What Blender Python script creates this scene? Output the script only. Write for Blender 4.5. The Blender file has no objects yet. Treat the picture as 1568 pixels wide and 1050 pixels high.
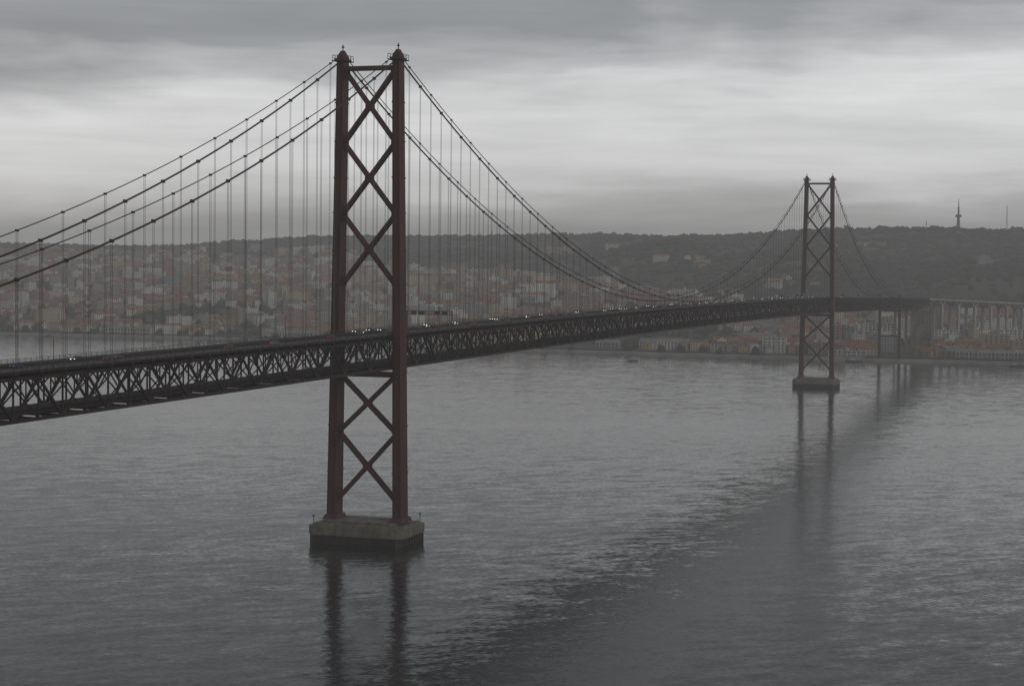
import bpy, math, random
import numpy as np
from mathutils import Vector, Matrix, noise
random.seed(7)
scene = bpy.context.scene
scene.view_settings.view_transform = 'Standard'
scene.view_settings.look = 'None'
scene.view_settings.exposure = 0

# ------------------------------------------------------------------ helpers
def link(o, parent=None):
    scene.collection.objects.link(o)
    if parent: o.parent = parent
    return o
def empty(name):
    e = bpy.data.objects.new(name, None); return link(e)

class MB:
    def __init__(s): s.v=[]; s.f=[]; s.m=[]
    def add(s, vs, fs, mat=0):
        n=len(s.v); s.v.extend([tuple(p) for p in vs])
        for f in fs:
            s.f.append(tuple(i+n for i in f)); s.m.append(mat)
    def box(s, c, d, mat=0, rot=0.0):
        x,y,z=[k/2 for k in d]; cr,sr=math.cos(rot),math.sin(rot)
        vs=[]
        for dz in(-z,z):
            for dx,dy in((-x,-y),(x,-y),(x,y),(-x,y)):
                vs.append((c[0]+dx*cr-dy*sr, c[1]+dx*sr+dy*cr, c[2]+dz))
        s.add(vs,[(3,2,1,0),(4,5,6,7),(0,1,5,4),(1,2,6,5),(2,3,7,6),(3,0,4,7)],mat)
    def frustum(s, c0, d0, c1, d1, mat=0):
        vs=[]
        for c,d in((c0,d0),(c1,d1)):
            for dx,dy in((-1,-1),(1,-1),(1,1),(-1,1)):
                vs.append((c[0]+dx*d[0]/2,c[1]+dy*d[1]/2,c[2]))
        s.add(vs,[(3,2,1,0),(4,5,6,7),(0,1,5,4),(1,2,6,5),(2,3,7,6),(3,0,4,7)],mat)
    def beam(s, a, b, w, h, mat=0, ref=None):
        a=Vector(a); b=Vector(b); d=(b-a)
        if d.length<1e-6: return
        d.normalize()
        r=Vector(ref) if ref else (Vector((0,0,1)) if abs(d.z)<0.95 else Vector((0,1,0)))
        sd=d.cross(r).normalized(); up=sd.cross(d).normalized()
        vs=[]
        for p in(a,b):
            for i,j in((-1,-1),(1,-1),(1,1),(-1,1)):
                vs.append(p+sd*(i*w/2)+up*(j*h/2))
        s.add(vs,[(0,1,2,3),(7,6,5,4),(4,5,1,0),(5,6,2,1),(6,7,3,2),(7,4,0,3)],mat)
    def tube(s, pts, r, n=8, mat=0):
        base=len(s.v)
        for i,p in enumerate(pts):
            p=Vector(p)
            t=(Vector(pts[min(i+1,len(pts)-1)])-Vector(pts[max(i-1,0)])).normalized()
            ref=Vector((1,0,0)) if abs(t.x)<0.9 else Vector((0,0,1))
            a=t.cross(ref).normalized(); b=t.cross(a)
            rr=r[i] if isinstance(r,(list,tuple)) else r
            for k in range(n):
                an=2*math.pi*k/n
                s.v.append(tuple(p+a*(rr*math.cos(an))+b*(rr*math.sin(an))))
        for i in range(len(pts)-1):
            for k in range(n):
                k2=(k+1)%n
                s.f.append((base+i*n+k,base+i*n+k2,base+(i+1)*n+k2,base+(i+1)*n+k)); s.m.append(mat)
        s.f.append(tuple(base+k for k in range(n))[::-1]); s.m.append(mat)
        e=base+(len(pts)-1)*n
        s.f.append(tuple(e+k for k in range(n))); s.m.append(mat)
    def prism(s, poly, z0, z1, mat=0, capmat=None):
        n=len(poly)
        vs=[(p[0],p[1],z0) for p in poly]+[(p[0],p[1],z1) for p in poly]
        s.add(vs,[(i,(i+1)%n,n+(i+1)%n,n+i) for i in range(n)]+[tuple(range(n))[::-1]],mat)
        s.add(vs[n:],[tuple(range(n))],mat if capmat is None else capmat)
    def mesh(s, name, mats, smooth=False):
        me=bpy.data.meshes.new(name); me.from_pydata(s.v,[],s.f)
        for m in mats: me.materials.append(m)
        me.polygons.foreach_set('material_index', s.m)
        if smooth: me.polygons.foreach_set('use_smooth',[True]*len(s.f))
        me.update(); return me
    def obj(s, name, mats, parent=None, smooth=False):
        return link(bpy.data.objects.new(name, s.mesh(name,mats,smooth)), parent)

def mat(name, col, rough=0.7, var=0.25, scale=0.3, metal=0.0, col2=None, zstretch=1.0, detail=5):
    m=bpy.data.materials.new(name); m.use_nodes=True
    nt=m.node_tree; N=nt.nodes; L=nt.links
    b=N['Principled BSDF']; b.inputs['Roughness'].default_value=rough; b.inputs['Metallic'].default_value=metal
    g=N.new('ShaderNodeNewGeometry'); mp=N.new('ShaderNodeMapping'); mp.inputs['Scale'].default_value=(1,1,zstretch)
    L.new(g.outputs['Position'],mp.inputs['Vector'])
    n=N.new('ShaderNodeTexNoise'); n.inputs['Scale'].default_value=scale; n.inputs['Detail'].default_value=detail
    L.new(mp.outputs[0],n.inputs['Vector'])
    r=N.new('ShaderNodeValToRGB'); r.color_ramp.elements[0].position=0.32; r.color_ramp.elements[1].position=0.68
    c2=col2 if col2 else tuple(min(1,c*(1+var)) for c in col)
    c1=tuple(c*(1-var) for c in col) if not col2 else col
    r.color_ramp.elements[0].color=(*c1,1); r.color_ramp.elements[1].color=(*c2,1)
    L.new(n.outputs['Fac'],r.inputs[0]); L.new(r.outputs[0],b.inputs['Base Color'])
    return m

def wall_mat(name, col):
    """plaster wall with regular rows of window openings"""
    m=mat(name,col,0.85,0.15,0.05)
    nt=m.node_tree; N=nt.nodes; L=nt.links; b=N['Principled BSDF']
    src=b.inputs['Base Color'].links[0].from_socket
    g=N.new('ShaderNodeNewGeometry'); sx=N.new('ShaderNodeSeparateXYZ'); L.new(g.outputs['Position'],sx.inputs[0])
    def M(op,a,bb=None):
        n=N.new('ShaderNodeMath'); n.operation=op
        for i,k in enumerate((a,bb)):
            if k is None: continue
            if isinstance(k,(int,float)): n.inputs[i].default_value=k
            else: L.new(k,n.inputs[i])
        return n.outputs[0]
    zf=M('FRACT',M('MULTIPLY',sx.outputs[2],1/3.1)); hf=M('FRACT',M('MULTIPLY',M('ADD',M('MULTIPLY',sx.outputs[0],0.8),M('MULTIPLY',sx.outputs[1],0.6)),1/3.2))
    w=M('MULTIPLY',M('MULTIPLY',M('GREATER_THAN',zf,0.35),M('LESS_THAN',zf,0.8)),M('MULTIPLY',M('GREATER_THAN',hf,0.3),M('LESS_THAN',hf,0.7)))
    mx=N.new('ShaderNodeMix'); mx.data_type='RGBA'; L.new(w,mx.inputs[0]); L.new(src,mx.inputs[6]); mx.inputs[7].default_value=(0.03,0.035,0.04,1)
    L.new(mx.outputs[2],b.inputs['Base Color'])
    return m

steel = mat('red_painted_steel',(0.062,0.011,0.010),0.6,0.45,0.25,zstretch=0.25)
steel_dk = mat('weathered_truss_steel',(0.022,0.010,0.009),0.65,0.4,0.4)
cable_m = mat('cable_steel',(0.03,0.016,0.015),0.6,0.2,0.3)
rope_m = mat('hanger_rope',(0.09,0.088,0.088),0.6,0.2,0.3)
asph = mat('asphalt',(0.05,0.05,0.052),0.9,0.2,0.5)
paint_w = mat('road_paint',(0.7,0.7,0.68),0.7,0.1,1)
conc = mat('pier_concrete',(0.15,0.14,0.115),0.9,0.4,0.35,zstretch=0.4)
conc_wet = mat('tidal_stained_concrete',(0.026,0.024,0.019),0.6,0.4,0.5,zstretch=0.4)
conc_lt = mat('viaduct_concrete',(0.33,0.33,0.32),0.9,0.2,0.1)
rail_m = mat('railing_steel',(0.06,0.06,0.06),0.6,0.2,0.5)
black = mat('rubber',(0.02,0.02,0.02),0.9)
glass = mat('dark_glass',(0.02,0.025,0.03),0.1)

# ------------------------------------------------------------------ camera
CAM=Vector((289.0,-664.0,108.5)); YAW=math.radians(19.1); PITCH=math.radians(2.445); ROLL=math.radians(0.6)
cd=bpy.data.cameras.new('camera'); cam=link(bpy.data.objects.new('camera',cd))
cd.sensor_width=36; cd.lens=65.35; cd.clip_start=1; cd.clip_end=40000
cam.matrix_world=Matrix.Translation(CAM)@Matrix.Rotation(YAW,4,'Z')@Matrix.Rotation(math.pi/2-PITCH,4,'X')@Matrix.Rotation(ROLL,4,'Z')
scene.camera=cam

# ------------------------------------------------------------------ bridge
SPAN=1013.0; P=SPAN/88.0
def zroad(y):
    if y<0: return 80.5+0.0055*y
    if y<=SPAN: return 80.5+1.8*(1-((y-SPAN/2)/(SPAN/2))**2)
    return 80.5-0.0147*(y-SPAN)
bridge=empty('suspension_bridge')

def leg_c(z): return 13.9-(13.9-11.6)*(z-10)/(188-10)
def tower(y0,name):
    b=MB(); z0,z1=9.5,186.0
    cuts=[9.5,27,45,66,80,100,113,127.5,141,155,170,186]
    for sx in(-1,1):
        for i in range(len(cuts)-1):
            a,c=cuts[i],cuts[i+1]
            def dim(z):
                t=(z-z0)/(z1-z0); return (3.5-0.6*t, 7.4-2.2*t)
            b.frustum((sx*leg_c(a),y0,a),dim(a),(sx*leg_c(c),y0,c),dim(c),0)
            for ey in(-1,1):
                da,dc=dim(a),dim(c)
                b.frustum((sx*leg_c(a),y0+ey*(da[1]/2+0.24),a),(da[0]*0.5,0.5),(sx*leg_c(c),y0+ey*(dc[1]/2+0.24),c),(dc[0]*0.5,0.5),0)
            dc=dim(c)
            if c<186: b.box((sx*leg_c(c),y0,c),(dc[0]+0.2,dc[1]+0.8,0.5),0)
        b.frustum((sx*leg_c(9),y0,8.2),(6.0,10.5),(sx*leg_c(10),y0,9.9),(4.6,8.6),0)
        x=sx*leg_c(186)
        b.box((x,y0,186.5),(4.2,7.2,1.0),0)
        b.frustum((x,y0,187.0),(3.0,5.6),(x,y0,188.6),(2.6,4.4),0)
        b.frustum((x,y0,188.6),(2.4,3.6),(x,y0,190.2),(1.2,1.6),0)
        b.beam((x,y0,190),(x,y0,192.6),0.3,0.3,0)
        b.box((x,y0,191.6),(0.8,0.8,0.5),0)
        for ex in(-2.6,2.6):
            for ey in(-4.2,-1.4,1.4,4.2):
                b.beam((x+ex,y0+ey,186.2),(x+ex,y0+ey,188.3),0.14,0.14,0)
            b.beam((x+ex,y0-4.2,188.2),(x+ex,y0+4.2,188.2),0.12,0.12,0)
            b.beam((x+ex,y0-4.2,187.3),(x+ex,y0+4.2,187.3),0.1,0.1,0)
        for ey in(-4.2,4.2):
            b.beam((x-2.6,y0+ey,188.2),(x+2.6,y0+ey,188.2),0.12,0.12,0)
        b.box((x,y0,186.1),(5.6,8.8,0.25),0)
    def X(za,zb,w=1.25):
        for dy in(-1.2,1.2):
            xa,xb=leg_c(za)-1.2,leg_c(zb)-1.2
            for s_ in(-1,1):
                b.beam((-s_*xa,y0+dy+s_*0.02,za),(s_*xb,y0+dy+s_*0.02,zb),w,0.7,0,ref=(0,1,0))
            zc=za+(zb-za)*xa/(xa+xb)
            b.box((0,y0+dy,zc),(2.6,0.9,2.6),0)
            for zz,xx in((za,xa),(zb,xb)):
                for s_ in(-1,1):
                    dz=1.6 if zz==za else -1.6
                    b.box((s_*(xx-0.4),y0+dy,zz+dz*0.7),(1.8,0.88,2.8),0)
        b.beam((0,y0-1.2,(za+zb)/2),(0,y0+1.2,(za+zb)/2),0.8,0.8,0)
    X(154.6,182.3); X(127.0,154.6); X(99.4,127.0)
    X(42.2,65.0); X(15.6,42.2)
    b.beam((-11.2,y0,183.2),(11.2,y0,183.2),4.4,1.5,0)
    b.beam((-13,y0,65.0),(13,y0,65.0),5.6,1.9,0)
    return b.obj(name,[steel],bridge)
tower(0.0,'south_tower'); tower(SPAN,'north_tower')

def pier(y0,name):
    b=MB(); hx,hy,c=19.8,13.0,2.2
    def poly(o):
        x,y=hx-o,hy-o
        return [(p[0],p[1]+y0) for p in((-x+c,-y),(x-c,-y),(x,-y+c),(x,y-c),(x-c,y),(-x+c,y),(-x,y-c),(-x,-y+c))]
    b.prism(poly(0.35),-6,3.1,1,1)
    b.prism(poly(0.0),3.1,6.6,0,0)
    b.prism(poly(1.1),6.6,7.2,0,0)
    b.prism([(x*0.82,(y-y0)*0.72+y0) for x,y in poly(1.5)],7.2,8.2,0,0)
    for i in range(13):
        x=-16.2+i*2.7
        for s_ in(-1,1): b.box((x,y0+s_*(hy-0.15),0.6),(0.5,0.5,4.6),1)
    for i in range(8):
        y=-9.5+i*2.7
        for s_ in(-1,1): b.box((s_*(hx-0.15),y0+y,0.6),(0.5,0.5,4.6),1)
    for sx in(-1,1):
        for sy in(-1,1):
            x,y=sx*(hx-2),y0+sy*(hy-2)
            b.beam((x,y,7.1),(x,y,10.0),0.22,0.22,2); b.box((x,y,10.2),(0.7,0.7,0.6),2)
    pts=[(p[0]*0.97,(p[1]-y0)*0.97+y0) for p in poly(0.9)]
    for i in range(8):
        a,c2=pts[i],pts[(i+1)%8]
        b.beam((*a,8.1),(*c2,8.1),0.06,0.06,2)
        L_=math.dist(a,c2); n=max(1,int(L_/2.5))
        for k in range(n):
            t=k/n; x=a[0]+(c2[0]-a[0])*t; y=a[1]+(c2[1]-a[1])*t
            b.beam((x,y,7.1),(x,y,8.15),0.07,0.07,2)
    return b.obj(name,[conc,conc_wet,rail_m],bridge)
pier(0.0,'south_pier'); pier(SPAN,'north_pier')

# cables
XC=11.6
def zc1(y):
    if y<0:
        t=-y/483.0; return 187-107*t-4*28*t*(1-t)
    if y<=SPAN:
        t=y/SPAN; return 187-4*101.5*t*(1-t)
    t=(y-SPAN)/483.0; return 187-114*t-4*28*t*(1-t)
def zc2(y):
    if y<0:
        t=-y/483.0; return 189.0-107*t-4*24.5*t*(1-t)
    if y<=SPAN:
        t=y/SPAN; return 189.0-4*100.5*t*(1-t)
    t=(y-SPAN)/483.0; return 189.0-114*t-4*24.5*t*(1-t)
cb=MB()
for sx in(-1,1):
    for a,b_,n in((-483,0,60),(0,SPAN,130),(SPAN,SPAN+483,60)):
        ys=[a+(b_-a)*i/n for i in range(n+1)]
        cb.tube([(sx*XC,y,zc1(y)) for y in ys],0.32,8)
        cb.tube([(sx*XC,y,zc2(y)) for y in ys],0.17,8)
cb.obj('main_cables',[cable_m],bridge,True)
hg=MB()
for k in range(-41,130):
    y=k*P
    if abs(y)<8 or abs(y-SPAN)<8: continue
    zt=zroad(y)-1.0
    fn=zc1 if k%2==0 else zc2
    if fn(y)<zt+1.5: continue
    for sx in(-1,1):
        x=sx*XC; z=fn(y)
        for dy in(-0.42,0.42):
            hg.beam((x,y+dy,zt),(x,y+dy,z-0.2),0.085,0.085,0)
        r=0.5 if k%2==0 else 0.33
        hg.box((x,y,z),(r*2,1.1,r*2),1)
hg.obj('hangers',[rope_m,cable_m],bridge)

# stiffening truss
K0,K1=-49,156
tr=MB()
XT=10.5
for k in range(K0,K1):
    ya,yb=k*P,(k+1)*P
    za,zb=zroad(ya)-1.9,zroad(yb)-1.9
    D=11.0
    for sx in(-1,1):
        x=sx*XT
        tr.beam((x,ya,za),(x,yb,zb),0.8,0.95)
        tr.beam((x,ya,za-D),(x,yb,zb-D),0.8,0.95)
        tr.beam((x,ya,za),(x,ya,za-D),0.4,0.45)
        if k%2==0: tr.beam((x,ya,za-D),(x,yb,zb),0.6,0.6)
        else: tr.beam((x,ya,za),(x,yb,zb-D),0.6,0.6)
        ym=(ya+yb)/2; zm=(za+zb)/2
        tr.beam((x,ym,zm),(x,ym,zm-D/2),0.28,0.3)
        if k%2==0: tr.beam((x,ym,zm-D/2),(x,ya,za),0.3,0.35)
        else: tr.beam((x,ym,zm-D/2),(x,yb,zb),0.3,0.35)
        if k%2==0: tr.box((x,ya,za-D+0.6),(0.86,2.4,1.9))
        else: tr.box((x,ya,za-0.5),(0.86,2.2,1.6))
        tr.beam((sx*10.2,ya,za+0.5),(sx*12.0,ya,za+0.5),0.5,0.7)
    tr.beam((-XT,ya,za+0.1),(XT,ya,za+0.1),0.45,1.5)
    tr.beam((-XT,ya,za-D),(XT,ya,za-D),0.45,0.8)
    tr.beam((-XT,ya,za-D),(0,ya,za-0.4),0.35,0.35); tr.beam((XT,ya,za-D),(0,ya,za-0.4),0.35,0.35)
    s_=1 if k%2==0 else -1
    tr.beam((-XT*s_,ya,za-D-0.1),(XT*s_,yb,zb-D-0.1),0.4,0.3)
    for x in(-4.2,-1.6,1.6,4.2):
        tr.beam((x,ya,za-D+0.9),(x,yb,zb-D+0.9),0.4,0.9)
    for x in(-7,-3.5,0,3.5,7):
        tr.beam((x,ya,za+1.0),(x,yb,zb+1.0),0.35,0.7)
tr.obj('stiffening_truss',[steel_dk],bridge)
dk=MB()
for k in range(K0,K1):
    ya,yb=k*P,(k+1)*P; za,zb=zroad(ya),zroad(yb)
    def slab(x0,x1,t0,t1,m):
        dk.add([(x0,ya,za+t0),(x1,ya,za+t0),(x1,yb,zb+t0),(x0,yb,zb+t0),(x0,ya,za+t1),(x1,ya,za+t1),(x1,yb,zb+t1),(x0,yb,zb+t1)],
               [(3,2,1,0),(4,5,6,7),(0,1,5,4),(1,2,6,5),(2,3,7,6),(3,0,4,7)],m)
    slab(-10.4,10.4,-0.45,0.0,0)
    slab(-11.1,-10.4,-0.5,0.2,1); slab(10.4,11.1,-0.5,0.2,1)
    slab(-4.6,4.6,-11.2,-10.95,1)
    for x in(-7.1,-3.6,3.6,7.1):
        q=0.12
        for j in range(2):
            y0=ya+j*P/2; y1=y0+3.0
            z0=zroad(y0)+0.004; z1=zroad(y1)+0.004
            dk.add([(x-q,y0,z0),(x+q,y0,z0),(x+q,y1,z1),(x-q,y1,z1)],[(0,1,2,3)],2)
    slab(-0.2,0.2,0.0,0.8,1)
    for x in(-10.9,10.9):
        for h in(0.5,0.85,1.25): dk.beam((x,ya,za+h),(x,yb,zb+h),0.09,0.1,3)
        for j in range(4):
            y=ya+j*P/4; z=zroad(y); dk.beam((x,y,z+0.15),(x,y,z+1.25),0.11,0.11,3)
dk.obj('road_deck',[asph,steel_dk,paint_w,rail_m],bridge)

ep=MB()
for y,zb_ in((SPAN+483,1.0),(SPAN+583,2.0),(SPAN+683,3.0),(-483,20.0)):
    zt=zroad(y)-13.4
    big=(y==SPAN+483 or y<0); m_=0 if big else 1; kk=1.0 if big else 0.62
    for sx in(-1,1):
        ep.frustum((sx*11.3*kk,y,zb_),(3.2*kk,5.0*kk),(sx*11.3*kk,y,zt+(13.2+4 if big else 0)),(2.6*kk,3.6*kk),m_)
    ep.beam((-11.3,y,zt-1.2),(11.3,y,zt-1.2),3.0,2.2,m_)
    ep.beam((-11.3*kk,y,zt*0.5),(11.3*kk,y,zt*0.5),2.4*kk,1.8*kk,m_)
ep.obj('approach_piers',[steel,conc],bridge)

# ------------------------------------------------------------------ shore frame (u along the north bank, v inland)
U=Vector((0.9450,0.3272,0)); V=Vector((-0.3272,0.9450,0)); O=Vector((289.0-0.3272*2250,-664+0.9450*2250,0))
def S(u,v,z=0.0):
    p=O+U*u+V*v; return (p.x,p.y,z)
SH_U=[-7000,-3000,-1500,-721,-430,-244,-60,0,243,579,1200,3000,7000]
SH_V=[1500,900,560,367,285,180,60,37,-60,-175,-280,-520,-900]
def shore(u): return float(np.interp(u,SH_U,SH_V))
def n3(x,y,s,o=0): return noise.noise(Vector((x*s+o,y*s+o*1.7,o)))
def terrain(u,v):
    t=v-shore(u)
    if t<0: return 3.0
    crest=float(np.interp(u,[-7000,-2500,-1200,-500,0,500,1100,2500,7000],[110,130,140,172,184,182,204,190,120]))
    w=min(1,max(0,(u-50)/350)); w=w*w*(3-2*w)
    tt=min(t,2300); 
    a=np.interp(tt,[0,120,350,700,1200,1800,2300],[3,4,18,42,68,92,120]); b=np.interp(tt,[0,120,500,800,1300,1800,2300],[3,4,7,24,62,115,155])
    h=a*(1-w)+b*w
    if t>2300:
        q=min(1,(t-2300)/450); q=q*q*(3-2*q); h=h*(1-q)+crest*q
        if t>3000: 
            q=min(1,(t-3000)/2500); h=crest*(1-q*0.7)
    amp=min(1,max(0,(t-150)/900))
    h+=amp*(34*n3(u,v,0.0016,3)+14*n3(u,v,0.0045,9)+5*n3(u,v,0.013,5)) * (1.0 if t<2300 else 0.45)
    return float(max(h,3.0))

def ground_mat():
    m=bpy.data.materials.new('hillside_scrub'); m.use_nodes=True; nt=m.node_tree; N=nt.nodes; L=nt.links
    b=N['Principled BSDF']; b.inputs['Roughness'].default_value=0.95
    g=N.new('ShaderNodeNewGeometry'); n=N.new('ShaderNodeTexNoise'); n.inputs['Scale'].default_value=0.006; n.inputs['Detail'].default_value=9; n.inputs['Roughness'].default_value=0.65
    L.new(g.outputs['Position'],n.inputs['Vector'])
    r=N.new('ShaderNodeValToRGB'); e=r.color_ramp.elements; e[0].position=0.35; e[0].color=(0.018,0.022,0.015,1); e[1].position=0.7; e[1].color=(0.11,0.10,0.08,1)
    k=e.new(0.52); k.color=(0.035,0.039,0.027,1)
    L.new(n.outputs['Fac'],r.inputs[0]); L.new(r.outputs[0],b.inputs['Base Color']); return m
gm=ground_mat()
us=np.concatenate([np.arange(-7000,-1700,200),np.arange(-1700,1700,20),np.arange(1700,7001,200)])
ts=np.concatenate([[0],np.arange(15,600,15),np.arange(600,3400,28),np.arange(3400,7001,200)])
vs=[];fs=[]
for t in ts:
    for u in us:
        v=shore(u)+t; vs.append(S(u,v,terrain(u,v)))
nu=len(us)
for j in range(len(ts)-1):
    for i in range(nu-1): fs.append((j*nu+i,j*nu+i+1,(j+1)*nu+i+1,(j+1)*nu+i))
me=bpy.data.meshes.new('hills'); me.from_pydata(vs,[],fs); me.materials.append(gm)
me.polygons.foreach_set('use_smooth',[True]*len(fs)); link(bpy.data.objects.new('hills',me))
q=MB(); quay_m=mat('quay_stone',(0.27,0.265,0.25),0.9,0.3,0.05)
pu=list(np.arange(-2500,2500,25))
for a,b_ in zip(pu[:-1],pu[1:]):
    va,vb=shore(a)-0.5,shore(b_)-0.5
    A0,B0=S(a,va),S(b_,vb); A1,B1=S(a,va+14),S(b_,vb+14)
    q.add([(A0[0],A0[1],-3),(B0[0],B0[1],-3),(B0[0],B0[1],3.5),(A0[0],A0[1],3.5),(A1[0],A1[1],3.5),(B1[0],B1[1],3.5),(B1[0],B1[1],2.0),(A1[0],A1[1],2.0)],
          [(0,1,2,3),(3,2,5,4),(4,5,6,7)],0)
q.obj('quay_wall',[quay_m])
rr=MB()
for a,b_ in zip(pu[:-1],pu[1:]):
    A0,B0,A1,B1=S(a,shore(a)+45),S(b_,shore(b_)+45),S(a,shore(a)+60),S(b_,shore(b_)+60)
    rr.add([(*A0[:2],4.2),(*B0[:2],4.2),(*B1[:2],4.2),(*A1[:2],4.2),(*A0[:2],2),(*B0[:2],2),(*B1[:2],2),(*A1[:2],2)],[(0,1,2,3),(4,5,1,0),(3,2,6,7)],0)
rr.obj('riverside_road',[asph])

# ------------------------------------------------------------------ town
walls=[wall_mat('plaster_white',(0.54,0.54,0.51)),wall_mat('plaster_cream',(0.42,0.36,0.27)),wall_mat('plaster_ochre',(0.38,0.27,0.13)),
       wall_mat('plaster_pink',(0.33,0.20,0.165)),wall_mat('plaster_grey',(0.24,0.245,0.25)),wall_mat('plaster_tan',(0.30,0.26,0.22))]
roofs=[mat('terracotta_tiles',(0.22,0.088,0.054),0.9,0.35,0.2),mat('old_roof_tiles',(0.14,0.08,0.062),0.9,0.35,0.2),mat('flat_roof_gravel',(0.17,0.17,0.17),0.9,0.3,0.1)]
tm=walls+roofs
def house(mb,u,v,w,d,h,ang,wm,rm,flat=False,z=None):
    z0=(terrain(u,v) if z is None else z)
    c=O+U*u+V*v; a=ang+math.radians(19.1); ca,sa=math.cos(a),math.sin(a)
    def T(x,y,zz): return (c.x+x*ca-y*sa, c.y+x*sa+y*ca, zz)
    x,y=w/2,d/2; zb=z0-5; zt=z0+h
    if flat:
        vs=[T(-x,-y,zb),T(x,-y,zb),T(x,y,zb),T(-x,y,zb),T(-x,-y,zt),T(x,-y,zt),T(x,y,zt),T(-x,y,zt)]
        mb.add(vs,[(0,1,5,4),(1,2,6,5),(2,3,7,6),(3,0,4,7)],wm); mb.add(vs[4:],[(0,1,2,3)],rm)
        mb.add([T(-2,-2,zt),T(2,-2,zt),T(2,2,zt),T(-2,2,zt),T(-2,-2,zt+2.6),T(2,-2,zt+2.6),T(2,2,zt+2.6),T(-2,2,zt+2.6)],[(0,1,5,4),(1,2,6,5),(2,3,7,6),(3,0,4,7),(4,5,6,7)],wm)
    else:
        r=zt+min(d,14)*0.26; e=0.4
        vs=[T(-x,-y,zb),T(x,-y,zb),T(x,y,zb),T(-x,y,zb),T(-x,-y,zt),T(x,-y,zt),T(x,y,zt),T(-x,y,zt),T(-x,0,r),T(x,0,r)]
        mb.add(vs,[(0,1,5,4),(1,2,6,9,5),(2,3,7,6),(3,0,4,8,7)],wm)
        mb.add([T(-x-e,-y-e,zt-.1),T(x+e,-y-e,zt-.1),T(x+e,0,r+.12),T(-x-e,0,r+.12),T(x+e,y+e,zt-.1),T(-x-e,y+e,zt-.1)],[(0,1,2,3),(3,2,4,5)],rm)
town=MB(); rng=random.Random(11)
for _ in range(26000):
    t=rng.uniform(75,2450)
    u=rng.uniform(-1,1)*(0.34*(2250+t)+120); v=shore(u)+t
    dens=0.45+1.3*n3(u,v,0.0030,21)+0.7*n3(u,v,0.012,4)
    lim=float(np.interp(u,[-900,-300,200,500,900],[2200,1900,1350,900,850]))
    if t>lim: dens-=(0.8 if u<150 else 1.15)
    if rng.random()>dens: continue
    p=O+U*u+V*v
    if abs(p.x)<32 and p.y<1830: continue
    if 470<u<1250 and abs((v-167)-(u-530)*0.77)<45: continue
    ang=0.9*n3(u,v,0.004,31)*2+ (math.pi/2 if rng.random()<0.3 else 0)
    k=rng.random()
    if k<0.13 and t>150:
        house(town,u,v,rng.uniform(18,48),rng.uniform(11,15),rng.uniform(14,27),ang,rng.choice([0,0,1,4,3,5]),8,True)
    elif k<0.5:
        house(town,u,v,rng.uniform(18,38),rng.uniform(9,13),rng.uniform(7,13),ang,rng.choice([0,0,0,1,2,3,4,5]),rng.choice([6,6,7,8]))
    else:
        house(town,u,v,rng.uniform(9,18),rng.uniform(8,12),rng.uniform(5,10),ang,rng.choice([0,0,0,1,2,3,4,5]),rng.choice([6,6,7]))
town.obj('hillside_houses',tm)

def bld(name,u,t,w,d,h,ang,wm,rm,flat=False,bays=None):
    b=MB(); v=shore(u)+t; z=terrain(u,v)
    house(b,u,v,w,d,h,ang,wm,rm,flat,z)
    c=O+U*u+V*v; a=ang+math.radians(19.1); ca,sa=math.cos(a),math.sin(a)
    n=bays or max(2,int(w/5)); st=max(1,int(h/3.3))
    for j in range(st):
        for i in range(n):
            x=-w/2+(i+.5)*w/n; zz=z+1.9+j*(h/st)
            y=-d/2-0.06
            b.box((c.x+x*ca-y*sa,c.y+x*sa+y*ca,zz),(w/n*0.45,0.12,min(1.7,h/st*0.5)),9,a)
    y=-d/2-0.25; zz=z+h-0.35
    b.box((c.x-y*sa,c.y+y*ca,zz),(w+0.8,0.5,0.5),0,a)
    return b.obj(name,tm+[glass])
bld('riverside_warehouse',190,95,62,16,10,-0.28,0,8,False,14)
bld('riverside_warehouse',120,80,30,14,8,-0.3,4,8)
bld('riverside_office_building',318,85,28,14,19,-0.25,0,8,True)
bld('riverside_warehouse',268,75,44,13,9,-0.25,1,7)
bld('riverside_office_building',368,75,18,12,15,-0.25,5,8,True)
bld('riverside_terminal',560,70,90,18,8,-0.2,4,8)
bld('riverside_terminal',395,50,44,14,7,-0.22,0,8,True)
bld('apartment_tower',405,170,14,14,33,0.1,3,8,True)
bld('apartment_tower',430,260,16,14,28,0.1,4,8,True)
bld('apartment_block',480,330,40,14,30,0.1,0,8,True)
bld('white_office_complex',600,190,52,20,16,-0.1,0,8,True)
bld('white_office_complex',665,170,60,18,13,-0.1,0,8,True)
bld('white_office_complex',640,300,44,18,26,0.05,0,8,True)
bld('white_office_complex',560,330,30,18,24,0.05,0,8,True)
bld('apartment_tower',200,1450,16,16,42,0.1,4,8,True)
bld('apartment_block',-130,1050,70,15,26,0.05,2,8,True)
bld('apartment_block',-30,1150,60,15,28,0.05,1,8,True)
bld('apartment_block',60,1100,64,15,24,0.05,5,8,True)
bld('apartment_block',-210,900,44,15,30,0.1,0,8,True)
bld('long_hilltop_building',290,2150,150,22,12,-0.1,0,8,True,30)
bld('riverside_warehouse',-620,60,40,14,9,-0.3,0,6)
bld('riverside_warehouse',-540,55,70,14,8,-0.3,1,8)
bld('riverside_warehouse',-300,60,80,16,9,-0.45,0,8)

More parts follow.
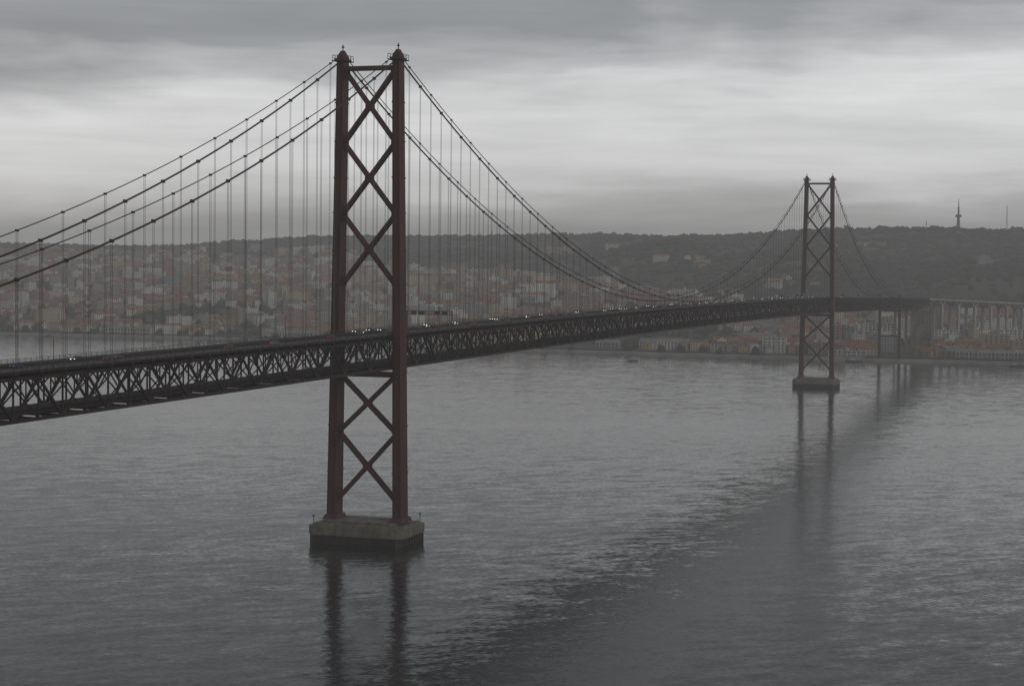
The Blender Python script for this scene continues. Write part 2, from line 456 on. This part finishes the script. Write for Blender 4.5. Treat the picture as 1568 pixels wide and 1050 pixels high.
# ------------------------------------------------------------------ trees (masses)
def blob_template(seed):
    import bmesh
    bm=bmesh.new(); bmesh.ops.create_icosphere(bm,subdivisions=2,radius=1)
    for v in bm.verts:
        k=1+0.55*noise.noise(v.co*1.7+Vector((seed*7.1,seed,0)))+0.3*noise.noise(v.co*4+Vector((seed,0,seed*3)))
        v.co*=k
        if v.co.z<-0.35: v.co.z=-0.35+ (v.co.z+0.35)*0.3
    V_=np.array([v.co[:] for v in bm.verts],dtype=np.float32); bm.verts.index_update()
    F_=np.array([[x.index for x in f.verts] for f in bm.faces],dtype=np.int32); bm.free(); return V_,F_
tmpl=[blob_template(i) for i in range(7)]
def tree_mass(name,items,m):
    VV=[];FF=[];off=0
    for (x,y,z,r,h,s,a) in items:
        V_,F_=tmpl[s]; ca,sa=math.cos(a),math.sin(a)
        X=V_[:,0]*ca-V_[:,1]*sa; Y=V_[:,0]*sa+V_[:,1]*ca
        VV.append(np.stack([x+X*r,y+Y*r,z+(V_[:,2]+0.3)*h],1)); FF.append(F_+off); off+=len(V_)
    VV=np.concatenate(VV).astype(np.float32); FF=np.concatenate(FF).astype(np.int32)
    me=bpy.data.meshes.new(name); me.vertices.add(len(VV)); me.vertices.foreach_set('co',VV.ravel())
    me.loops.add(FF.size); me.loops.foreach_set('vertex_index',FF.ravel())
    me.polygons.add(len(FF)); me.polygons.foreach_set('loop_start',np.arange(0,FF.size,3,dtype=np.int32))
    me.update(calc_edges=True); me.materials.append(m); return link(bpy.data.objects.new(name,me))
leaf=mat('distant_foliage',(0.016,0.020,0.014),0.95,0,0.12,col2=(0.040,0.044,0.031))
items=[]
for _ in range(5600):
    t=rng.uniform(20,2500); u=rng.uniform(-1,1)*(0.34*(2250+t)+120); v=shore(u)+t
    if rng.random()>0.6-1.1*n3(u,v,0.0030,21): continue
    p=O+U*u+V*v
    if abs(p.x)<20 and p.y<1830: continue
    z=terrain(u,v); r=rng.uniform(3,7.5)
    items.append((p.x,p.y,z,r,r*rng.uniform(.8,1.4),rng.randrange(7),rng.uniform(0,6)))
tree_mass('hillside_trees',items,leaf)
items=[]
for _ in range(11000):
    t=rng.uniform(900,3150); u=rng.uniform(-1,1)*(0.34*(2250+t)+200); v=shore(u)+t
    lim=float(np.interp(u,[-900,-300,200,500,900],[2100,1800,1350,850,850]))
    if t<lim: continue
    if t<2500 and n3(u,v,0.005,77)>0.3: continue
    p=O+U*u+V*v; z=terrain(u,v); r=rng.uniform(6,12)
    items.append((p.x,p.y,z-1,r,r*rng.uniform(.5,0.9),rng.randrange(7),rng.uniform(0,6)))
tree_mass('forest_trees',items,leaf)

# ------------------------------------------------------------------ north viaduct
va=empty('north_viaduct')
a=MB()
pts=[]
u,v=531,167
z=zroad(156*P)-0.2
du,dv=0.80,0.60
for i in range(22):
    pts.append((u,v,z)); u+=du*33; v+=dv*33*(1-0.01*i); z-=1.15
for i in range(21):
    A=S(*pts[i]); B=S(*pts[i+1])
    a.beam((A[0],A[1],A[2]-1.2),(B[0],B[1],B[2]-1.2),21,1.0)
    a.beam((A[0],A[1],A[2]-2.6),(B[0],B[1],B[2]-2.6),14,1.8)
    for sx in(-10.3,10.3):
        d=(Vector(B)-Vector(A)).normalized(); s_=Vector((d.y,-d.x,0))*sx
        a.beam(Vector(A)+s_+Vector((0,0,-.2)),Vector(B)+s_+Vector((0,0,-.2)),0.3,1.1)
    if i>0:
        g=terrain(pts[i][0],pts[i][1]); ang=math.atan2(B[1]-A[1],B[0]-A[0])
        d=(Vector(B)-Vector(A)).normalized(); s_=Vector((d.y,-d.x,0))
        for k in(-7,7):
            c=Vector(A)+s_*k
            a.box((c.x,c.y,(g-3+A[2]-6.5)/2),(3.4,3.2,A[2]-6.5-g+3),0,ang)
            for e in(-1,1):
                q0=c+d*0; a.beam((q0.x,q0.y,A[2]-9.0),(q0.x+d.x*e*6,q0.y+d.y*e*6,A[2]-3.3),2.6,1.3)
        c0=Vector(A)-s_*7; c1=Vector(A)+s_*7
        a.beam((c0.x,c0.y,A[2]-7.5),(c1.x,c1.y,A[2]-7.5),2.0,2.0)
a.obj('deck_and_columns',[conc_lt],va)
a=MB(); yb=156*P; zt=zroad(yb)
a.box((0,yb+6,(zt-15)/2),(26,12,zt-15-0.1),0)
for sx in(-1,1): a.box((sx*11.5,yb+6,zt-6),(3.0,11.9,18),0)
a.box((0,yb+6,zt-1.4),(19.9,11.8,2.6),0)
a.obj('abutment',[conc],va)

# ------------------------------------------------------------------ hilltop masts
def mast(name,u,t,h,bulb):
    b=MB(); v=shore(u)+t; p=S(u,v); z=terrain(u,v)-2
    if bulb:
        b.tube([(p[0],p[1],z),(p[0],p[1],z+h*.28),(p[0],p[1],z+h*.45)],[7,4.2,3.2],12)
        b.tube([(p[0],p[1],z+h*.44),(p[0],p[1],z+h*.46),(p[0],p[1],z+h*.52),(p[0],p[1],z+h*.54)],[3,8,8,3],14)
        b.tube([(p[0],p[1],z+h*.54),(p[0],p[1],z+h*.76),(p[0],p[1],z+h)],[2.4,1.4,0.5],8)
        for k in(.6,.66,.72): b.tube([(p[0],p[1],z+h*k),(p[0],p[1],z+h*k+1.5)],3.6,10)
        b.tube([(p[0],p[1],z),(p[0],p[1],z+12)],[13,12],12)
    else:
        for dx,dy in((-1.6,-1.6),(1.6,-1.6),(1.6,1.6),(-1.6,1.6)):
            b.beam((p[0]+dx,p[1]+dy,z),(p[0]+dx*.2,p[1]+dy*.2,z+h),0.5,0.5)
        for j in range(12):
            f=1-j/12*.8; zz=z+h*j/12; b.beam((p[0]-1.6*f,p[1]-1.6*f,zz),(p[0]+1.6*f,p[1]-1.6*f,zz+h/12),.3,.3); b.beam((p[0]+1.6*f,p[1]+1.6*f,zz),(p[0]-1.6*f,p[1]+1.6*f,zz+h/12),.3,.3)
    b.obj(name,[conc if bulb else rail_m])
mast('communications_tower',1165,2900,88,True)
mast('radio_mast',1300,2950,72,False)
mast('radio_mast',1095,2950,30,False)
mast('radio_mast',-60,2950,28,False)

# ------------------------------------------------------------------ vehicles on the deck
cols=[(0.28,0.28,0.28),(0.03,0.03,0.035),(0.14,0.145,0.15),(0.15,0.02,0.02),(0.03,0.05,0.12),(0.08,0.08,0.08)]
paints=[mat('car_paint',c,0.3,0.05,1) for c in cols]
lampm=bpy.data.materials.new('headlamp'); lampm.use_nodes=True
bb=lampm.node_tree.nodes['Principled BSDF']; bb.inputs['Base Color'].default_value=(.9,.9,.85,1); bb.inputs['Emission Color'].default_value=(1,.95,.85,1); bb.inputs['Emission Strength'].default_value=2.5
tailm=bpy.data.materials.new('tail_lamp'); tailm.use_nodes=True
bb=tailm.node_tree.nodes['Principled BSDF']; bb.inputs['Base Color'].default_value=(.4,.01,.01,1); bb.inputs['Emission Color'].default_value=(1,.05,.03,1); bb.inputs['Emission Strength'].default_value=0.5
def side_extrude(b,prof,w0,mat_,top=None):
    n=len(prof); vs=[]
    for sx in(-1,1):
        for (y,z) in prof:
            w=w0/2 if z<0.95 or top is None else top/2
            vs.append((sx*w,y,z))
    b.add(vs,[tuple(range(n))[::-1],tuple(range(n,2*n))]+[(i,(i+1)%n,n+(i+1)%n,n+i) for i in range(n)],mat_)
def wheels(b,ys,w,r=0.32):
    for y in ys:
        for sx in(-1,1):
            b.tube([(sx*(w/2-.22),y,r),(sx*(w/2+.02),y,r)],r,12,1)
def car_mesh(i):
    b=MB()
    side_extrude(b,[(-2.15,.35),(2.1,.35),(2.18,.6),(2.05,.82),(1.15,.94),(-1.6,.94),(-2.1,.9),(-2.2,.6)],1.74,0)
    side_extrude(b,[(1.1,.945),(0.4,1.42),(-1.0,1.46),(-1.75,.945)],1.6,2,1.3)
    side_extrude(b,[(0.38,1.44),(0.2,1.5),(-0.85,1.52),(-1.02,1.47)],1.36,0,1.32)
    wheels(b,(-1.35,1.35),1.74)
    for sx in(-.62,.62):
        b.box((sx,2.17,.68),(.36,.1,.16),3); b.box((sx,-2.19,.74),(.34,.08,.16),4)
    return b.mesh('car',[paints[i],black,glass,lampm,tailm])
cars=[car_mesh(i) for i in range(6)]
def truck_mesh():
    b=MB(); b.box((0,-1.2,2.3),(2.5,8.2,2.8),0); b.box((0,-.2,.75),(2.0,10,.3),1)
    side_extrude(b,[(3.1,.5),(5.2,.5),(5.25,1.5),(4.95,2.7),(3.1,2.8)],2.35,5)
    b.box((0,5.1,2.05),(2.0,.2,.8),2)
    wheels(b,(-4.2,-3.0,4.1),2.4,.5)
    for sx in(-.85,.85): b.box((sx,5.27,.9),(.3,.1,.2),3); b.box((sx,-5.32,1.2),(.2,.06,.2),4)
    return b.mesh('truck',[paints[2],black,glass,lampm,tailm,paints[4]])
tk=truck_mesh()
rg=random.Random(5)
for lane,dr in((-8.8,-1),(-5.3,-1),(-1.9,-1),(1.9,1),(5.3,1),(8.8,1)):
    y=-300+rg.uniform(0,40)
    while y<1500:
        k=rg.random(); nm,me_=('car',rg.choice(cars)) if (k<.96 or abs(lane)<3 or y<60) else ('truck',tk)
        o=link(bpy.data.objects.new(nm,me_)); o.location=(lane,y,zroad(y)+0.01); o.rotation_euler=(0,0,0 if dr>0 else math.pi)
        y+=rg.expovariate(1/(95.0 if y<-80 else 48.0))+12
lm=MB()
lm.tube([(0,0,0),(0,0,1.2)],.16,8); lm.tube([(0,0,1.1),(0,0,7.6),(0.3,0,8.3),(1.6,0,8.5)],[.1,.08,.07,.06],8); lm.box((1.9,0,8.47),(.9,.34,.16)); lm.box((0,0,.1),(.5,.5,.2))
lme=lm.mesh('street_lamp',[rail_m])
for i in range(8):
    y=i*184.0-235
    for sx in(-1,1):
        o=link(bpy.data.objects.new('street_lamp',lme)); o.location=(sx*10.75,y,zroad(y)+.2); o.rotation_euler=(0,0,0 if sx<0 else math.pi)
g=MB(); y=64; z=zroad(y)
for sx in(-1,1): g.beam((sx*10.2,y,z),(sx*10.2,y,z+7.4),.4,.4)
for dz in(5.8,7.2): g.beam((-10.2,y,z+dz),(10.2,y,z+dz),.22,.22)
for i in range(12): g.beam((-10.2+i*1.7,y,z+5.8+(i%2)*1.4),(-10.2+(i+1)*1.7,y,z+5.8+((i+1)%2)*1.4),.14,.14)
for x in(-7,-3.6,3.6,7): g.box((x,y-.35,z+6.5),(2.4,.2,1.6))
g.obj('sign_gantry',[rail_m])

# ------------------------------------------------------------------ boats
hull=mat('boat_hull',(0.05,0.055,0.065),0.5); white=mat('boat_white',(0.3,0.3,0.3),0.5)
def boat(u,v,L_,ang,name='boat'):
    b=MB(); w=L_*.26
    prof=[(-.5,.8),(-.3,1),(0,1),(.25,.8),(.42,.4),(.5,.03)]
    vs=[]
    for (t,k) in prof:
        for zz,f in((-.3,.75),(L_*.1+(.06*L_ if t>.2 else 0)*(t-.2)*3,1)):
            for s_ in(-1,1): vs.append((t*L_,s_*w/2*k*f,zz))
    fs=[]
    for i in range(len(prof)-1):
        a_=i*4; c_=a_+4
        fs+= [(a_,c_,c_+2,a_+2),(a_+1,a_+3,c_+3,c_+1),(a_+2,c_+2,c_+3,a_+3)]
    fs.append((0,2,3,1)); b.add(vs,fs,0)
    b.frustum((-.12*L_,0,L_*.09),(L_*.34,w*.62),(-.13*L_,0,L_*.17),(L_*.28,w*.52),1)
    b.frustum((-.08*L_,0,L_*.17),(L_*.14,w*.42),(-.09*L_,0,L_*.22),(L_*.11,w*.36),1)
    b.tube([(-.1*L_,0,L_*.21),(-.1*L_,0,L_*.4)],.08,6,1)
    o=b.obj(name,[hull,white]); o.location=S(u,v,0); o.rotation_euler=(0,0,ang); return o
boat(136,-158,12,0.4); boat(392,-125,20,0.1,'moored_boat'); boat(560,-190,16,0.1,'moored_boat')

# ------------------------------------------------------------------ water
def water():
    m=bpy.data.materials.new('river_water'); m.use_nodes=True; nt=m.node_tree; N=nt.nodes; L=nt.links
    b=N['Principled BSDF']; b.inputs['Base Color'].default_value=(0.014,0.018,0.018,1); b.inputs['IOR'].default_value=1.33; b.inputs['Roughness'].default_value=0.13
    g=N.new('ShaderNodeNewGeometry')
    def nz(scale,sx,sy,rot,det=2.0,rough=.5):
        mp=N.new('ShaderNodeMapping'); mp.inputs['Rotation'].default_value=(0,0,math.radians(rot)); L.new(g.outputs['Position'],mp.inputs['Vector'])
        mp2=N.new('ShaderNodeMapping'); mp2.inputs['Scale'].default_value=(sx,sy,1); L.new(mp.outputs[0],mp2.inputs['Vector'])
        n=N.new('ShaderNodeTexNoise'); n.inputs['Scale'].default_value=scale; n.inputs['Detail'].default_value=det; n.inputs['Roughness'].default_value=rough
        L.new(mp2.outputs[0],n.inputs['Vector']); return n
    def vm(op,a,c):
        n=N.new('ShaderNodeVectorMath'); n.operation=op; L.new(a,n.inputs[0])
        if isinstance(c,tuple): n.inputs[1].default_value=c
        else: L.new(c,n.inputs[1])
        return n.outputs[0]
    tot=None
    for sc,sx,sy,rot,amp,det,ax in((0.9,.6,1,-24,0.13,4,1.5),(0.19,.42,1,-42,0.11,3,.8),(0.05,.3,1,-30,0.025,2,.8)):
        n=nz(sc,sx,sy,rot,det); c=vm('SUBTRACT',n.outputs['Color'],(.5,.5,.5)); c=vm('MULTIPLY',c,(amp*ax,amp,0))
        tot=c if tot is None else vm('ADD',tot,c)
    big=nz(0.003,.3,1.4,-26,6,.6); r=N.new('ShaderNodeMapRange'); r.inputs[1].default_value=.35; r.inputs[2].default_value=.65; r.inputs[3].default_value=.6; r.inputs[4].default_value=1.3
    L.new(big.outputs['Fac'],r.inputs[0])
    sc=N.new('ShaderNodeVectorMath'); sc.operation='SCALE'; L.new(tot,sc.inputs[0]); L.new(r.outputs[0],sc.inputs['Scale'])
    ad=vm('ADD',sc.outputs[0],(0,0,1)); nn=N.new('ShaderNodeVectorMath'); nn.operation='NORMALIZE'; L.new(ad,nn.inputs[0])
    L.new(nn.outputs[0],b.inputs['Normal']); return m
w=MB(); w.add([(-15000,-15000,0),(15000,-15000,0),(15000,15000,0),(-15000,15000,0)],[(0,1,2,3)]); w.obj('river_water',[water()])

# ------------------------------------------------------------------ mist layer over the river (homogeneous volume)
hz=MB(); hz.box((-200,2500,149),(16000,14000,302)); ho=hz.obj('haze',[])
hm=bpy.data.materials.new('haze'); hm.use_nodes=True; nt=hm.node_tree; nt.nodes.remove(nt.nodes['Principled BSDF'])
SIG=0.00014; FL=0.19
ab=nt.nodes.new('ShaderNodeVolumeAbsorption'); ab.inputs['Color'].default_value=(0,0,0,1); ab.inputs['Density'].default_value=SIG
em=nt.nodes.new('ShaderNodeEmission'); em.inputs['Color'].default_value=(1.0,1.0,1.0,1); em.inputs['Strength'].default_value=SIG*FL  # faint glow added in place of daylight scattered by the mist
ads=nt.nodes.new('ShaderNodeAddShader'); nt.links.new(ab.outputs[0],ads.inputs[0]); nt.links.new(em.outputs[0],ads.inputs[1])
nt.links.new(ads.outputs[0],nt.nodes['Material Output'].inputs['Volume']); ho.data.materials.append(hm)

# ------------------------------------------------------------------ sky + sun
wd=bpy.data.worlds.new('World'); scene.world=wd; wd.use_nodes=True; nt=wd.node_tree; N=nt.nodes; L=nt.links
out=N['World Output']; bg=N['Background']
sky=N.new('ShaderNodeTexSky'); sky.sky_type='NISHITA'; sky.sun_disc=False; sky.sun_elevation=math.radians(28); sky.sun_rotation=math.radians(-60)
L.new(sky.outputs[0],bg.inputs[0]); bg.inputs[1].default_value=0.06
tc=N.new('ShaderNodeTexCoord'); sp=N.new('ShaderNodeSeparateXYZ'); L.new(tc.outputs['Generated'],sp.inputs[0])
def M(op,a,b_=None,c_=None,clamp=False):
    n=N.new('ShaderNodeMath'); n.operation=op; n.use_clamp=clamp
    for i,k in enumerate((a,b_,c_)):
        if k is None: continue
        if isinstance(k,(int,float)): n.inputs[i].default_value=k
        else: L.new(k,n.inputs[i])
    return n.outputs[0]
def nz(sx,sy,sz,scale,det,rough,off=0,dist=0):
    mp=N.new('ShaderNodeMapping'); mp.inputs['Scale'].default_value=(sx,sy,sz); mp.inputs['Location'].default_value=(off,off*.7,off*.3)
    L.new(tc.outputs['Generated'],mp.inputs[0]); n=N.new('ShaderNodeTexNoise'); n.inputs['Scale'].default_value=scale; n.inputs['Detail'].default_value=det; n.inputs['Roughness'].default_value=rough; n.inputs['Distortion'].default_value=dist
    L.new(mp.outputs[0],n.inputs['Vector']); return n.outputs['Fac']
n1=nz(1,1,4,4.5,5,.5,3.1,.4); n2=nz(1,1,7,9,6,.55,1.3,.3); n3_=nz(1,1,18,5,5,.55,7.7,.2)
el=M('ADD',sp.outputs[2],M('MULTIPLY',M('SUBTRACT',n1,.5),0.08))
el=M('ADD',el,M('MULTIPLY',M('SUBTRACT',n2,.5),0.045))
# cloud base hangs a little lower towards the west
el=M('SUBTRACT',el,M('ADD',M('MULTIPLY',sp.outputs[0],0.045),M('MULTIPLY',sp.outputs[1],0.0155)))
rp=N.new('ShaderNodeValToRGB'); L.new(el,rp.inputs[0]); e=rp.color_ramp.elements
def col(v,t=0): return (v*(1.0-t),v*1.0,v*(1.01+t),1)
e[0].position=0.0; e[0].color=col(.50); e[1].position=1.0; e[1].color=col(.32)
for p_,v_,t_ in((0.02,.60,0),(0.042,.84,0),(0.088,.86,0),(0.103,.56,.01),(0.122,.33,.04),(0.2,.29,.03),(0.32,.19,.02),(0.6,.24,.02)):
    k=e.new(p_); k.color=col(v_,t_)
mul=M('ADD',0.58,M('ADD',M('MULTIPLY',n2,0.46),M('MULTIPLY',n3_,0.38)))
mx=N.new('ShaderNodeVectorMath'); mx.operation='SCALE'; L.new(rp.outputs[0],mx.inputs[0]); L.new(mul,mx.inputs['Scale'])
bg2=N.new('ShaderNodeBackground'); L.new(mx.outputs[0],bg2.inputs[0]); bg2.inputs[1].default_value=1.0
ms=N.new('ShaderNodeMixShader'); ms.inputs[0].default_value=0.93; L.new(bg.outputs[0],ms.inputs[1]); L.new(bg2.outputs[0],ms.inputs[2]); L.new(ms.outputs[0],out.inputs[0])
sd=bpy.data.lights.new('sun','SUN'); sd.energy=0.5; sd.angle=math.radians(25); sd.color=(1,.96,.9)
so=link(bpy.data.objects.new('sun',sd)); so.rotation_euler=(math.radians(62),0,math.radians(60))
